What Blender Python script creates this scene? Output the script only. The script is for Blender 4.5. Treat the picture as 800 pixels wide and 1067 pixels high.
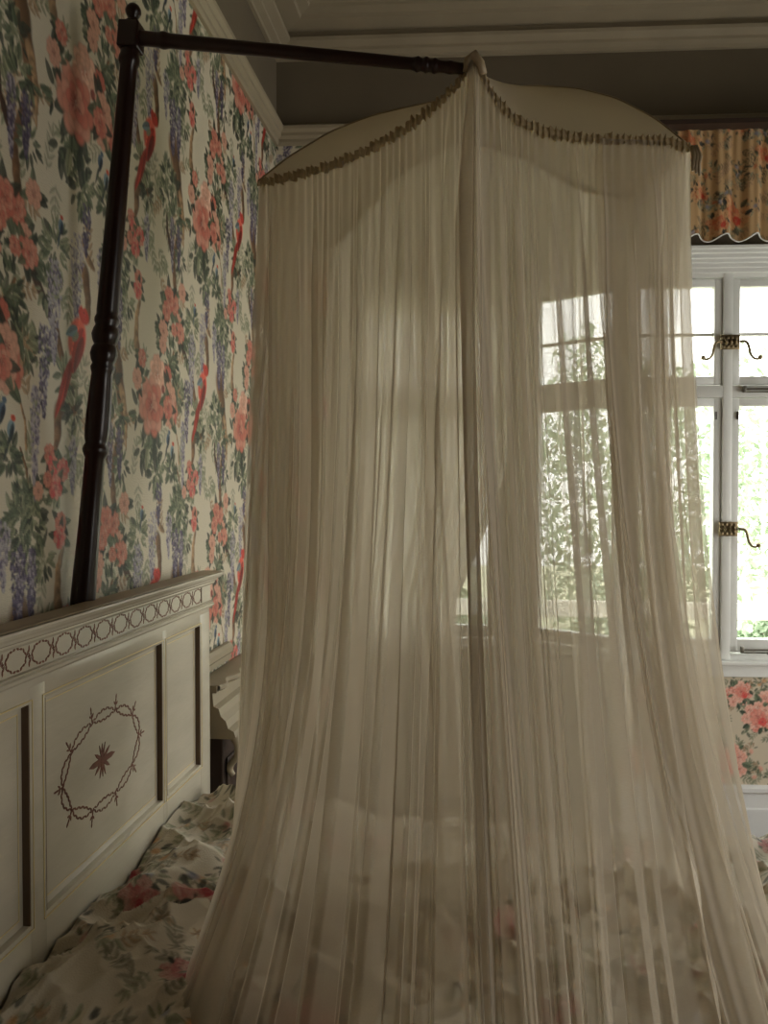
import bpy, bmesh, math, random
import numpy as np
from mathutils import Vector, Matrix

for o in list(bpy.data.objects): bpy.data.objects.remove(o, do_unlink=True)
sc = bpy.context.scene
COL = sc.collection
# ------------------------------------------------------------------ camera
FPX, HY = 850.0, 516.0
YAW, PITCH, CZ = math.radians(7), math.radians(1.2), 1.575
cam = bpy.data.objects.new('camera', bpy.data.cameras.new('camera')); COL.objects.link(cam)
cam.data.sensor_fit = 'VERTICAL'; cam.data.sensor_height = 36.0; cam.data.lens = 36.0*FPX/1067
cam.data.clip_start = .05
cam.location = (0, 0, CZ); cam.rotation_euler = (math.pi/2-PITCH, 0, YAW)
sc.camera = cam
# ------------------------------------------------------------------ sky, exposure
sc.view_settings.view_transform = 'Standard'; sc.view_settings.look = 'None'
sc.view_settings.gamma = 1; sc.view_settings.use_curve_mapping = False
sc.view_settings.exposure = 0.42
W = bpy.data.worlds.new('overcast_sky'); sc.world = W; W.use_nodes = True
wn = W.node_tree; bg = wn.nodes['Background']
wtc = wn.nodes.new('ShaderNodeTexCoord'); wsx = wn.nodes.new('ShaderNodeSeparateXYZ'); wr = wn.nodes.new('ShaderNodeValToRGB')
wn.links.new(wtc.outputs['Generated'], wsx.inputs[0]); wn.links.new(wsx.outputs[2], wr.inputs[0]); wn.links.new(wr.outputs[0], bg.inputs[0])
wr.color_ramp.elements[0].position = 0.0; wr.color_ramp.elements[0].color = (.86, .83, .77, 1)
wr.color_ramp.elements[1].position = .5; wr.color_ramp.elements[1].color = (1, .975, .93, 1)
bg.inputs[1].default_value = 5.4
def portal(name, loc, rot, sx, sy):
    l = bpy.data.lights.new(name, 'AREA'); l.shape = 'RECTANGLE'; l.size = sx; l.size_y = sy
    l.cycles.is_portal = True
    o = bpy.data.objects.new(name, l); COL.objects.link(o); o.location = loc; o.rotation_euler = rot
    return o

# ------------------------------------------------------------------ helpers
def s2l(c):
    c = np.asarray(c, float)/255
    return np.where(c <= .04045, c/12.92, ((c+.055)/1.055)**2.4)
def at(px, py, d):
    u = (px-400)/FPX
    return np.array((d*(-math.sin(YAW)+u*math.cos(YAW)), d*(math.cos(YAW)+u*math.sin(YAW)), CZ-(py-HY)/FPX*d))
def on_x(px, py, X):
    u = (px-400)/FPX
    d = X/(-math.sin(YAW)+u*math.cos(YAW))
    p = at(px, py, d); return p[1], p[2]

def mat(name, col=None, rough=.6, metal=0, noise=0, nscale=8, bump=0, bscale=60, attr=None, spec=.5, stretch=(1,1,1), sheen=0):
    m = bpy.data.materials.new(name); m.use_nodes = True
    nt = m.node_tree; b = nt.nodes['Principled BSDF']
    b.inputs['Roughness'].default_value = rough; b.inputs['Metallic'].default_value = metal
    b.inputs['Specular IOR Level'].default_value = spec
    if sheen: b.inputs['Sheen Weight'].default_value = sheen
    tc = nt.nodes.new('ShaderNodeTexCoord'); mp = nt.nodes.new('ShaderNodeMapping'); mp.inputs['Scale'].default_value = stretch
    nt.links.new(tc.outputs['Object'], mp.inputs[0])
    if attr:
        a = nt.nodes.new('ShaderNodeAttribute'); a.attribute_name = attr; out = a.outputs['Color']
    else:
        c = nt.nodes.new('ShaderNodeRGB'); c.outputs[0].default_value = (*s2l(col), 1); out = c.outputs[0]
    if noise:
        n = nt.nodes.new('ShaderNodeTexNoise'); n.inputs['Scale'].default_value = nscale; n.inputs['Detail'].default_value = 6
        nt.links.new(mp.outputs[0], n.inputs['Vector'])
        r = nt.nodes.new('ShaderNodeMapRange'); r.inputs[1].default_value = .3; r.inputs[2].default_value = .7
        r.inputs[3].default_value = 1-noise; r.inputs[4].default_value = 1+noise*.5
        nt.links.new(n.outputs[0], r.inputs[0])
        mx = nt.nodes.new('ShaderNodeVectorMath'); mx.operation = 'SCALE'
        nt.links.new(out, mx.inputs[0]); nt.links.new(r.outputs[0], mx.inputs['Scale']); out = mx.outputs[0]
    nt.links.new(out, b.inputs['Base Color'])
    if bump:
        n = nt.nodes.new('ShaderNodeTexNoise'); n.inputs['Scale'].default_value = bscale; n.inputs['Detail'].default_value = 3
        nt.links.new(mp.outputs[0], n.inputs['Vector'])
        bp = nt.nodes.new('ShaderNodeBump'); bp.inputs['Strength'].default_value = bump; bp.inputs['Distance'].default_value = .004
        nt.links.new(n.outputs[0], bp.inputs['Height']); nt.links.new(bp.outputs[0], b.inputs['Normal'])
    return m

class MB:
    def __init__(s): s.v = []; s.f = []
    def add(s, vs, fs):
        k = len(s.v); s.v += [tuple(map(float, v)) for v in vs]; s.f += [tuple(i+k for i in f) for f in fs]; return s
    def box(s, x0, x1, y0, y1, z0, z1, bev=0):
        if bev <= 0:
            return s.add([(x,y,z) for z in (z0,z1) for y in (y0,y1) for x in (x0,x1)],
                         [(0,2,3,1),(4,5,7,6),(0,1,5,4),(2,6,7,3),(0,4,6,2),(1,3,7,5)])
        bm = bmesh.new(); bmesh.ops.create_cube(bm, size=1)
        for v in bm.verts: v.co = ((x0+x1)/2+v.co.x*(x1-x0), (y0+y1)/2+v.co.y*(y1-y0), (z0+z1)/2+v.co.z*(z1-z0))
        bmesh.ops.bevel(bm, geom=bm.edges[:], offset=bev, segments=2, affect='EDGES', profile=.5)
        bm.verts.index_update()
        s.add([v.co[:] for v in bm.verts], [[v.index for v in f.verts] for f in bm.faces]); bm.free(); return s
    def grid(s, P, closed=False):
        n, m = P.shape[:2]
        f = [(i*m+j, i*m+(j+1) % m, (i+1)*m+(j+1) % m, (i+1)*m+j) for i in range(n-1) for j in range(m if closed else m-1)]
        return s.add(P.reshape(-1, 3), f)
    def prism(s, prof, a, b, frame, cap=True):
        """prof: (d,z) pairs; frame(t,d,z)->xyz for t = a,b"""
        n = len(prof); vs = [frame(t, d, z) for t in (a, b) for d, z in prof]
        fs = [(i, (i+1) % n, n+(i+1) % n, n+i) for i in range(n)]
        if cap: fs += [tuple(range(n))[::-1], tuple(range(n, 2*n))]
        return s.add(vs, fs)
    def tube(s, pts, r, n=10, cap=True):
        pts = [Vector(p) for p in pts]; N = len(pts)
        rs = r if hasattr(r, '__len__') else [r]*N
        rings = []; up = None
        for i, p in enumerate(pts):
            t = (pts[min(i+1, N-1)]-pts[max(i-1, 0)]).normalized()
            if up is None:
                up = Vector((0,0,1)) if abs(t.z) < .9 else Vector((0,1,0))
            a = t.cross(up).normalized(); b2 = a.cross(t).normalized(); up = b2
            rings.append([p+(a*math.cos(2*math.pi*k/n)+b2*math.sin(2*math.pi*k/n))*rs[i] for k in range(n)])
        s.grid(np.array([[tuple(q) for q in rg] for rg in rings]), closed=True)
        if cap:
            k = len(s.v)-N*n; s.f.append(tuple(range(k, k+n))[::-1]); s.f.append(tuple(range(len(s.v)-n, len(s.v))))
        return s
    def build(s, name, m, parent=None, smooth=False, edge=None):
        me = bpy.data.meshes.new(name); me.from_pydata(s.v, [], s.f); me.update()
        bm = bmesh.new(); bm.from_mesh(me); bmesh.ops.recalc_face_normals(bm, faces=bm.faces[:]); bm.to_mesh(me); bm.free()
        if smooth: me.polygons.foreach_set('use_smooth', [True]*len(me.polygons))
        if edge: me.set_sharp_from_angle(angle=math.radians(edge))
        me.materials.append(m)
        o = bpy.data.objects.new(name, me); COL.objects.link(o)
        if parent: o.parent = parent
        return o

def grid_obj(name, P, m, parent=None, col=None, uv=None, smooth=True):
    n, k = P.shape[:2]
    me = bpy.data.meshes.new(name)
    idx = np.arange(n*k).reshape(n, k)
    q = np.stack([idx[:-1,:-1], idx[:-1,1:], idx[1:,1:], idx[1:,:-1]], -1).reshape(-1, 4)
    me.vertices.add(n*k); me.vertices.foreach_set('co', P.reshape(-1).astype(np.float32))
    me.loops.add(q.size); me.loops.foreach_set('vertex_index', q.reshape(-1).astype(np.int32))
    me.polygons.add(len(q)); me.polygons.foreach_set('loop_start', np.arange(0, q.size, 4, dtype=np.int32))
    me.polygons.foreach_set('loop_total', np.full(len(q), 4, dtype=np.int32))
    me.update(calc_edges=True); me.validate()
    me.polygons.foreach_set('use_smooth', [smooth]*len(q))
    if col is not None:
        a = me.color_attributes.new('Col', 'FLOAT_COLOR', 'POINT')
        c4 = np.ones((n*k, 4), np.float32); c4[:, :3] = col.reshape(-1, 3); a.data.foreach_set('color', c4.reshape(-1))
    if uv is not None:
        l = me.uv_layers.new(name='UVMap'); l.data.foreach_set('uv', uv.reshape(-1, 2)[q.reshape(-1)].reshape(-1).astype(np.float32))
    me.materials.append(m)
    o = bpy.data.objects.new(name, me); COL.objects.link(o)
    if parent: o.parent = parent
    return o

def tag(o, label=None, cat=None, group=None, kind=None):
    if label: o['label'] = label
    if cat: o['category'] = cat
    if group: o['group'] = group
    if kind: o['kind'] = kind
    return o
def structure(o): o['kind'] = 'structure'; return o
def empty(name, loc=(0,0,0), rz=0):
    o = bpy.data.objects.new(name, None); COL.objects.link(o); o.location = loc; o.rotation_euler = (0,0,rz); o.empty_display_size = .1
    return o
def adopt(parent, *objs):
    """parent parts built in world coordinates to an Empty that is not at the origin"""
    bpy.context.view_layer.update()
    for o in objs:
        o.parent = parent; o.matrix_parent_inverse = parent.matrix_world.inverted()
def lathe(prof, n=24):
    """prof (z,r) -> MB about z axis"""
    P = np.array([[(r*math.cos(2*math.pi*k/n), r*math.sin(2*math.pi*k/n), z) for k in range(n)] for z, r in prof])
    return P
rng = np.random.RandomState(7)
def vnoise(x, y, seed=0):
    r = np.random.RandomState(seed).rand(256, 256)
    xi = np.floor(x).astype(int); yi = np.floor(y).astype(int); fx = x-xi; fy = y-yi
    fx = fx*fx*(3-2*fx); fy = fy*fy*(3-2*fy)
    g = lambda a, b: r[a % 256, b % 256]
    return (g(xi,yi)*(1-fx)+g(xi+1,yi)*fx)*(1-fy)+(g(xi,yi+1)*(1-fx)+g(xi+1,yi+1)*fx)*fy
def fbm(x, y, seed=0, oct=4):
    t = 0; a = .5
    for k in range(oct): t = t+a*vnoise(x*2**k, y*2**k, seed+k); a *= .5
    return t
def interp(pts, t):
    pts = np.asarray(pts, float); d = np.r_[0, np.cumsum(np.linalg.norm(np.diff(pts, axis=0), axis=1))]; d /= d[-1]
    # smooth (catmull-like) resample
    out = np.stack([np.interp(t, d, pts[:, k]) for k in range(3)], -1)
    w = np.array([1, 2, 3, 2, 1.]); w /= w.sum()
    for _ in range(max(1, len(t)//40)):
        q = out.copy()
        for k in range(3): q[2:-2, k] = np.convolve(out[:, k], w, 'valid')
        out = q
    return out

# ------------------------------------------------------------------ painter for printed patterns
class Tile:
    def __init__(s, W, H, res, base, half=True, seed=3):
        s.W, s.H, s.res = W, H, res; s.nx = int(W/res); s.ny = int(H/res)
        s.rx = W/s.nx; s.ry = H/s.ny
        s.img = np.zeros((s.ny, s.nx, 3)); s.img[:] = s2l(base); s.half = half; s.r = random.Random(seed)
    def _draw(s, x, y, R, fn, col, alpha):
        for dx, dy in ((0,0), (s.W/2, s.H/2)) if s.half else ((0,0),):
            cx, cy = x+dx, y+dy
            i0, i1 = int((cx-R)/s.rx)-1, int((cx+R)/s.rx)+2; j0, j1 = int((cy-R)/s.ry)-1, int((cy+R)/s.ry)+2
            X, Y = np.meshgrid((np.arange(i0, i1)+.5)*s.rx-cx, (np.arange(j0, j1)+.5)*s.ry-cy)
            a, shade = fn(X, Y); a = np.clip(a, 0, 1)[..., None]*alpha
            ix = np.ix_(np.arange(j0, j1) % s.ny, np.arange(i0, i1) % s.nx)
            s.img[ix] = s.img[ix]*(1-a)+a*np.clip(s2l(col)*shade[..., None], 0, 1)
    def blob(s, x, y, rx, ry, ang, col, alpha=.9, edge=.3, grad=.0):
        c, sn = math.cos(ang), math.sin(ang)
        def fn(X, Y):
            u = (X*c+Y*sn)/rx; v = (-X*sn+Y*c)/ry; d = np.sqrt(u*u+v*v)
            return (1-d)/edge, 1+grad*u
        s._draw(x, y, max(rx, ry), fn, col, alpha)
    def leaf(s, x, y, L, w, ang, col, alpha=.9):
        c, sn = math.cos(ang), math.sin(ang); soft = max(s.res*.8, w*.15)
        def fn(X, Y):
            u = (X*c+Y*sn)/L; v = -X*sn+Y*c
            pr = w*np.sqrt(np.clip(np.sin(np.pi*np.clip(u, 0, 1)), 0, 1))*(1.15-.5*u)
            a = np.where((u > 0) & (u < 1), (pr-np.abs(v))/soft, 0)
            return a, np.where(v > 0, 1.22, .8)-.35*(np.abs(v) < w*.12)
        s._draw(x, y, L, fn, col, alpha)
    def stroke(s, pts, w0, w1, col, alpha=.9, rough=.25):
        w0 *= 1.35; w1 *= 1.35
        for k in range(len(pts)-1):
            (xa, ya), (xb, yb) = pts[k], pts[k+1]; L = math.hypot(xb-xa, yb-ya); n = max(2, int(L/(max(w0, w1)*.45)))
            for i in range(n):
                t = i/n; g = (k+t)/(len(pts)-1); w = w0+(w1-w0)*g
                jx = s.r.uniform(-1, 1)*w*rough
                f = s.r.uniform(.75, 1.15)
                s.blob(xa+(xb-xa)*t+jx, ya+(yb-ya)*t, w*s.r.uniform(.8, 1.1), w*1.7, s.r.uniform(-.2, .2)+math.atan2(yb-ya, xb-xa)-math.pi/2, [min(255, q*f) for q in col], alpha, .35, .5)
    def leaves(s, x, y, R, n, cols, L=(.02, .04), alpha=.85):
        for _ in range(n):
            a = s.r.uniform(0, 2*math.pi); q = R*math.sqrt(s.r.random())*.7; l = s.r.uniform(*L)
            s.leaf(x+q*math.cos(a), y+q*math.sin(a)*1.2, l, l*s.r.uniform(.18, .3), a+s.r.uniform(-.7, .7), s.r.choice(cols), alpha)
    def spray(s, x, y, ang, n, step, col, L=.02, alpha=.7):
        for i in range(n):
            x += math.cos(ang)*step; y += math.sin(ang)*step; ang += s.r.uniform(-.15, .12)
            for sg in (-1, 1): s.leaf(x, y, L*s.r.uniform(.8, 1.1), L*.22, ang+sg*s.r.uniform(.6, 1.0), col, alpha)
            s.blob(x, y, step*.6, .0013, ang, [c*.8 for c in col], alpha)
        s.leaf(x, y, L, L*.22, ang, col, alpha)
    def peony(s, x, y, R, col, dark, light, squash=1.05):
        for k in range(8):
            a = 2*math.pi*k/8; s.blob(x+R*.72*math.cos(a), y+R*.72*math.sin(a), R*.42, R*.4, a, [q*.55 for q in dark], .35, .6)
        for ring, (rad, n, pr) in enumerate(((.72, 9, .42), (.5, 8, .36), (.3, 6, .28))):
            for k in range(n):
                a = 2*math.pi*(k+.5*ring)/n+s.r.uniform(-.15, .15); f = s.r.random()
                c = [l*(1-f)*.9+q*(.1+f*.9) for l, q in zip(light, col)]
                px, py = x+R*rad*math.cos(a), y+R*rad*math.sin(a)*squash
                s.blob(px, py, R*pr*1.05, R*pr*.95, a, [q*.86 for q in c], .8, .25)
                s.blob(px+R*.02*math.cos(a), py+R*.02*math.sin(a), R*pr*.92, R*pr*.85, a, c, .85, .35, .25)
            for k in range(n):
                a = s.r.uniform(0, 2*math.pi)
                s.blob(x+R*rad*.75*math.cos(a), y+R*rad*.75*math.sin(a)*squash, R*.16, R*.025, a, dark, .55, .6)
        for k in range(22):
            a = s.r.uniform(0, 2*math.pi); q = R*s.r.uniform(.03, .34)
            s.blob(x+q*math.cos(a), y+q*math.sin(a), R*.09, R*.03, a, dark if k % 3 else light, .85, .6)
    def rose(s, x, y, R, col, dark, light): s.peony(x, y, R, col, dark, light, 1.0)
    def wisteria(s, x, y, L, w, cols):
        n = int(L/.0042)
        for i in range(n*5):
            t = s.r.random()**.85; ww = 1.35*w*(1-t)**.6*(.5+.5*min(1, t*6))
            c = s.r.choice(cols)
            s.blob(x+s.r.uniform(-ww, ww)+.15*w*math.sin(t*6), y-L*t, s.r.uniform(.0045, .009), s.r.uniform(.0035, .006), s.r.uniform(0, 3), c, .85, .5, .3)
    def bird(s, hx, hy, tx, ty, body, wing, head, tail, fat=1.5):
        """head point, tail tip"""
        L = math.hypot(tx-hx, ty-hy); a = math.atan2(ty-hy, tx-hx); c, n = math.cos(a), math.sin(a)
        P = lambda t, q=0: (hx+c*L*t-n*L*q, hy+n*L*t+c*L*q)
        s.leaf(*P(.45), .56*L, .035*L*fat, a, tail); s.leaf(*P(.42, .02), .45*L, .03*L, a+.07, [q*.75 for q in tail])
        s.blob(*P(.27), .20*L, .095*L*fat, a, body, .95, .2, -.15)
        s.leaf(*P(.14, .04), .42*L, .06*L*fat, a+.04, wing); s.leaf(*P(.2, .07), .34*L, .04*L*fat, a+.02, [w*.6 for w in wing])
        for k in range(7): s.blob(*P(.14+.05*k, -.035+.01*(k % 2)), .02*L, .012*L, a, [min(255, w*1.2) for w in body], .7)
        s.blob(*P(.04), .075*L, .065*L*fat, a, head, .95, .22)
        s.blob(*P(-.02, -.04), .025*L, .02*L, a, (215, 205, 180), .95)
        s.blob(*P(.02, -.01), .009*L, .009*L, 0, (30, 20, 20), 1)
    def sample(s, x, y):
        u = (x/s.rx-.5) % s.nx; v = (y/s.ry-.5) % s.ny
        i = np.floor(u).astype(int); j = np.floor(v).astype(int); fu = (u-i)[..., None]; fv = (v-j)[..., None]
        i0 = i % s.nx; i1 = (i+1) % s.nx; j0 = j % s.ny; j1 = (j+1) % s.ny; I = s.img
        return (I[j0,i0]*(1-fu)+I[j0,i1]*fu)*(1-fv)+(I[j1,i0]*(1-fu)+I[j1,i1]*fu)*fv

PINK, DEEP, PALE, RED = (198,110,94), (138,50,50), (212,160,138), (172,60,48)
GREEN, DKGREEN, SAGE, GREY_G = (92,104,82), (50,60,50), (140,144,116), (168,166,142)
BARK, DKBARK, LBARK = (124,92,66), (78,56,44), (168,136,102)
PURP, DPURP, LPURP = (104,94,120), (68,60,84), (166,158,166)

XW = -.97
def make_wallpaper():
    T = Tile(.876, 1.35, .0016, (212, 203, 182), True, 5)
    p = lambda x, y: on_x(x, y, XW)
    r = T.r
    for _ in range(60):                       # faint background sprays
        T.spray(r.uniform(0, .876), r.uniform(0, 1.35), r.uniform(0, 6.28), r.randint(3, 5), .020, r.choice((SAGE, SAGE, GREY_G, LBARK)), .034, .75)
    # trunks
    T.stroke([p(20,-25), p(28,20), p(33,60), p(38,95), p(40,120)], .030, .012, BARK)
    T.stroke([p(36,60), p(42,100), p(41,140)], .014, .003, LBARK)
    T.stroke([p(3,75), p(4,100), p(10,125), p(18,146)], .006, .010, DKBARK)
    T.stroke([p(30,112), p(25,130), p(18,146), p(20,175), p(22,205), p(27,235)], .010, .013, BARK)
    T.stroke([p(36,280), p(44,305), p(52,325), p(60,345)], .012, .011, DKBARK)
    T.stroke([p(60,345), p(66,375), p(70,410), p(78,428), p(84,420)], .011, .008, BARK)
    T.stroke([p(70,412), p(62,430), p(60,455), p(56,478)], .020, .008, BARK)
    T.stroke([p(88,252), p(92,268), p(99,282)], .006, .008, LBARK)
    T.stroke([p(91,288), p(93,310), p(94,335)], .016, .009, BARK)
    T.stroke([p(64,575), p(60,595), p(59,620), p(60,640)], .007, .014, LBARK)
    T.stroke([p(22,468), p(28,490), p(30,520)], .003, .004, BARK)
    T.stroke([p(71,165), p(74,180), p(76,195)], .004, .005, BARK)
    T.stroke([p(20,410), p(27,440), p(28,468)], .003, .004, LBARK)
    T.stroke([p(0,322), p(10,308), p(18,292)], .004, .004, BARK)
    # small hanging vine
    dg = [GREEN, DKGREEN, SAGE]
    for x, y, R, n in ((88,198,.05,34), (60,262,.05,30), (22,85,.04,26), (33,150,.03,16), (25,545,.07,60), (5,15,.04,22),
                       (123,128,.04,22), (70,395,.03,16), (50,300,.03,16), (12,310,.05,20), (128,268,.045,26), (22,40,.03,12),
                       (78,428,.03,14), (60,505,.03,14), (45,585,.03,12), (108,420,.04,20), (10,480,.03,14), (100,590,.035,20), (44,365,.03,12)):
        T.leaves(*p(x, y), R*1.35, int(n*1.7), dg, (.022, .044))
    wp = [PURP, DPURP, LPURP]; wl = [LPURP, PURP, (182,176,180)]
    for x, y, L, w, c in ((92,215,.13,.020,[DPURP,PURP]), (82,245,.22,.028,wl), (58,270,.24,.028,wl), (47,338,.21,.022,wp), (18,575,.17,.026,[DPURP,PURP]),
                          (32,590,.13,.018,[DPURP,PURP]), (118,292,.17,.014,wp), (126,300,.10,.012,wp), (31,100,.14,.018,[DPURP,PURP]),
                          (115,440,.17,.014,wp), (129,165,.25,.016,wl), (76,455,.14,.016,wl), (3,545,.14,.02,wl)):
        T.wisteria(*p(x, y), L, w, c)
    for x, y, R, n in ((88,205,.035,14), (60,258,.035,12), (22,540,.05,24), (35,92,.03,12), (128,262,.03,10)):
        T.leaves(*p(x, y), R, n, [GREEN, SAGE], (.02, .036))
    # peony group
    x0, y0 = p(82, 112)
    for a, l in ((-1.4,.085), (-1.75,.07), (-2.2,.07), (-2.7,.06), (2.9,.06), (-1.1,.08), (.2,.07), (-.2,.06)):
        T.leaf(x0+.05*math.cos(a), y0+.06*math.sin(a), l, .022, a, r.choice((GREEN, DKGREEN, DKGREEN)))
    for q in ((76,160), (67,158), (88,172), (61,105), (116,112), (108,78), (70,74)):
        T.leaves(*p(*q), .03, 7, [GREEN, DKGREEN], (.035, .055))
    T.leaf(*p(86,158), .10, .022, -1.5, DKGREEN); T.leaf(*p(76,160), .07, .018, -1.8, SAGE)
    T.rose(*p(92,80), .058, PALE, PINK, (246,205,182))
    T.rose(*p(112,140), .05, PINK, DEEP, PALE)
    T.rose(*p(107,92), .03, PINK, DEEP, PINK)
    for q in ((100,104), (103,112), (105,120), (101,118)): T.blob(*p(*q), .015, .016, .4, DEEP, .9, .3, .3)
    T.peony(x0, y0, .082, PINK, DEEP, PALE)
    # smaller roses
    for x, y, R, c in ((68,40,.026,PINK), (60,60,.03,PALE), (101,32,.034,PALE), (100,48,.026,PALE), (118,12,.034,PINK),
                       (8,208,.038,PINK), (1,225,.03,PINK), (29,248,.026,PALE), (29,265,.032,PINK), (38,205,.03,PALE), (18,258,.02,PINK),
                       (52,473,.022,PINK), (55,487,.026,(214,86,84)), (66,490,.026,(210,76,78)), (58,508,.028,(206,70,72)), (50,500,.018,PINK), (40,512,.02,PALE),
                       (63,545,.024,PINK), (62,560,.026,(214,86,84)), (8,362,.045,PALE), (6,390,.04,PALE), (3,378,.035,PINK), (127,55,.03,PINK)):
        X, Y = p(x, y)
        for k in range(4): T.leaf(X, Y, R*2.0, R*.5, r.uniform(0, 6.28), r.choice((GREEN, DKGREEN)))
        T.rose(X, Y, R, c, DEEP, PALE)
    # birds
    T.bird(*p(90,326), *p(58,436), (222,96,78), (196,58,48), (206,54,44), (186,48,36))
    T.leaf(*p(82,343), .06, .016, -2.7, (98,136,146)); T.blob(*p(80,352), .022, .011, .6, (116,142,120), .8)
    T.bird(*p(67,228), *p(62,262), (96,122,140), (64,84,104), (190,70,50), (70,92,104))
    T.bird(*p(15,434), *p(4,482), (120,146,158), (58,78,86), (208,74,44), (52,66,70))
    T.bird(*p(6,415), *p(-6,462), (76,100,124), (46,62,82), (70,96,120), (50,60,66))
    T.leaves(*p(10,470), .04, 18, [DKGREEN, GREEN], (.02, .04))
    return T
def make_chintz(base, seed, size=.55, pal=None, faint=10, scale=1.0, spots=4, alpha=1.0):
    T = Tile(size, size*1.2, .0018, base, True, seed); r = T.r
    pink, deep, pale, hi, gr, dk = pal or (PINK, DEEP, PALE, (240,200,178), GREEN, DKGREEN)
    for _ in range(faint*2):
        T.spray(r.uniform(0, size), r.uniform(0, size*1.2), r.uniform(0, 6.28), 4, .014, r.choice((SAGE, LBARK, gr)), .024, .65*alpha)
    for _ in range(faint):
        x, y = r.uniform(0, size), r.uniform(0, size*1.2); T.leaves(x, y, .035, 8, [gr, dk, SAGE], (.015, .03), .8*alpha)
        T.blob(x, y, .016, .012, r.uniform(0, 3), r.choice((pale, pink, (120,128,150), (206,150,96))), .7*alpha, .5)
    for x, y, s_ in ((.12,.12,1), (.30,.40,.75), (.45,.20,.6), (.20,.55,.55))[:spots]:
        x *= size/.55; y *= size/.55; s_ *= scale
        T.leaves(x, y, .10*s_, 30, [gr, dk, SAGE], (.03*s_, .055*s_), .85*alpha)
        for k in range(6):
            a = k*1.05+r.random(); T.rose(x+.065*s_*math.cos(a), y+.06*s_*math.sin(a), .034*s_, r.choice((pink, pale, pale)), deep, hi)
            T.leaf(x+.07*s_*math.cos(a+.5), y+.07*s_*math.sin(a+.5), .045*s_, .016*s_, a+r.uniform(-.5, .9), r.choice((gr, dk)), alpha)
        T.peony(x, y, .045*s_, pink, deep, pale)
        T.rose(x+.03*s_, y-.03*s_, .024*s_, [deep[0]*1.2, deep[1]*1.2, deep[2]*1.2], deep, pink)
    return T

# ------------------------------------------------------------------ materials
M = {}
M['wallpaper'] = mat('wallpaper_print', attr='Col', rough=.55, bump=.55, bscale=1, stretch=(60, 60, 420), spec=.35)
M['chintz'] = mat('chintz_print', attr='Col', rough=.8, bump=.3, bscale=300, sheen=.2)
M['bed_print'] = mat('bedding_print', attr='Col', rough=.85, bump=.3, bscale=260, sheen=.2)
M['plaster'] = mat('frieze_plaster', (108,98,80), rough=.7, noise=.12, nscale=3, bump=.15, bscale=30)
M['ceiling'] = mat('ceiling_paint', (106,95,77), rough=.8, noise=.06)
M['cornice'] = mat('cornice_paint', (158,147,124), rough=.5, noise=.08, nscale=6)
M['white'] = mat('white_gloss_paint', (238,240,236), rough=.3, noise=.04, nscale=9)
M['cream'] = mat('aged_cream_paint', (198,191,173), rough=.27, noise=.10, nscale=14, bump=.12, bscale=90, stretch=(1,.25,1))
M['worn'] = mat('worn_cream_paint', (160,142,112), rough=.45, noise=.3, nscale=10, stretch=(1,.12,1))
M['gold'] = mat('pale_gold_line', (214,196,140), rough=.4)
M['reveal'] = mat('brown_painted_edge', (96,76,56), rough=.5)
M['inlay'] = mat('brown_inlay', (110,62,42), rough=.5, noise=.25, nscale=60)
M['mahogany'] = mat('dark_polished_wood', (36,16,10), rough=.28, noise=.35, nscale=14, stretch=(1,1,.12))
M['brass'] = mat('aged_brass', (140,124,94), rough=.42, metal=.8, noise=.35, nscale=70)
M['iron'] = mat('grey_metal', (120,116,106), rough=.4, metal=.8)
M['floor'] = mat('floor_boards', (92,66,44), rough=.45, noise=.3, nscale=5, stretch=(.3,3,1))
M['skirt'] = mat('white_skirting_paint', (234,236,234), rough=.35)
M['dark'] = mat('dark_brown_wood', (58,44,36), rough=.5)
M['mattress'] = mat('mattress_ticking', (214,206,190), rough=.9, bump=.2)
M['leafout'] = mat('garden_leaves', (168,186,158), rough=.6, noise=.35, nscale=3)
M['stone'] = mat('pale_stone', (226,222,210), rough=.8, noise=.08)
M['lawn'] = mat('garden_lawn', (190,190,160), rough=.9, noise=.25, nscale=4)
M['outwall'] = mat('outer_render', (190,184,170), rough=.8)
def glass():
    m = bpy.data.materials.new('window_glass'); m.use_nodes = True; nt = m.node_tree; nt.nodes.clear()
    o = nt.nodes.new('ShaderNodeOutputMaterial'); t = nt.nodes.new('ShaderNodeBsdfTransparent'); g = nt.nodes.new('ShaderNodeBsdfGlossy')
    g.inputs['Roughness'].default_value = .02; t.inputs[0].default_value = (.97,.99,.98,1)
    x = nt.nodes.new('ShaderNodeMixShader'); x.inputs[0].default_value = .06
    nt.links.new(t.outputs[0], x.inputs[1]); nt.links.new(g.outputs[0], x.inputs[2]); nt.links.new(x.outputs[0], o.inputs[0]); return m
M['glass'] = glass()
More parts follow.
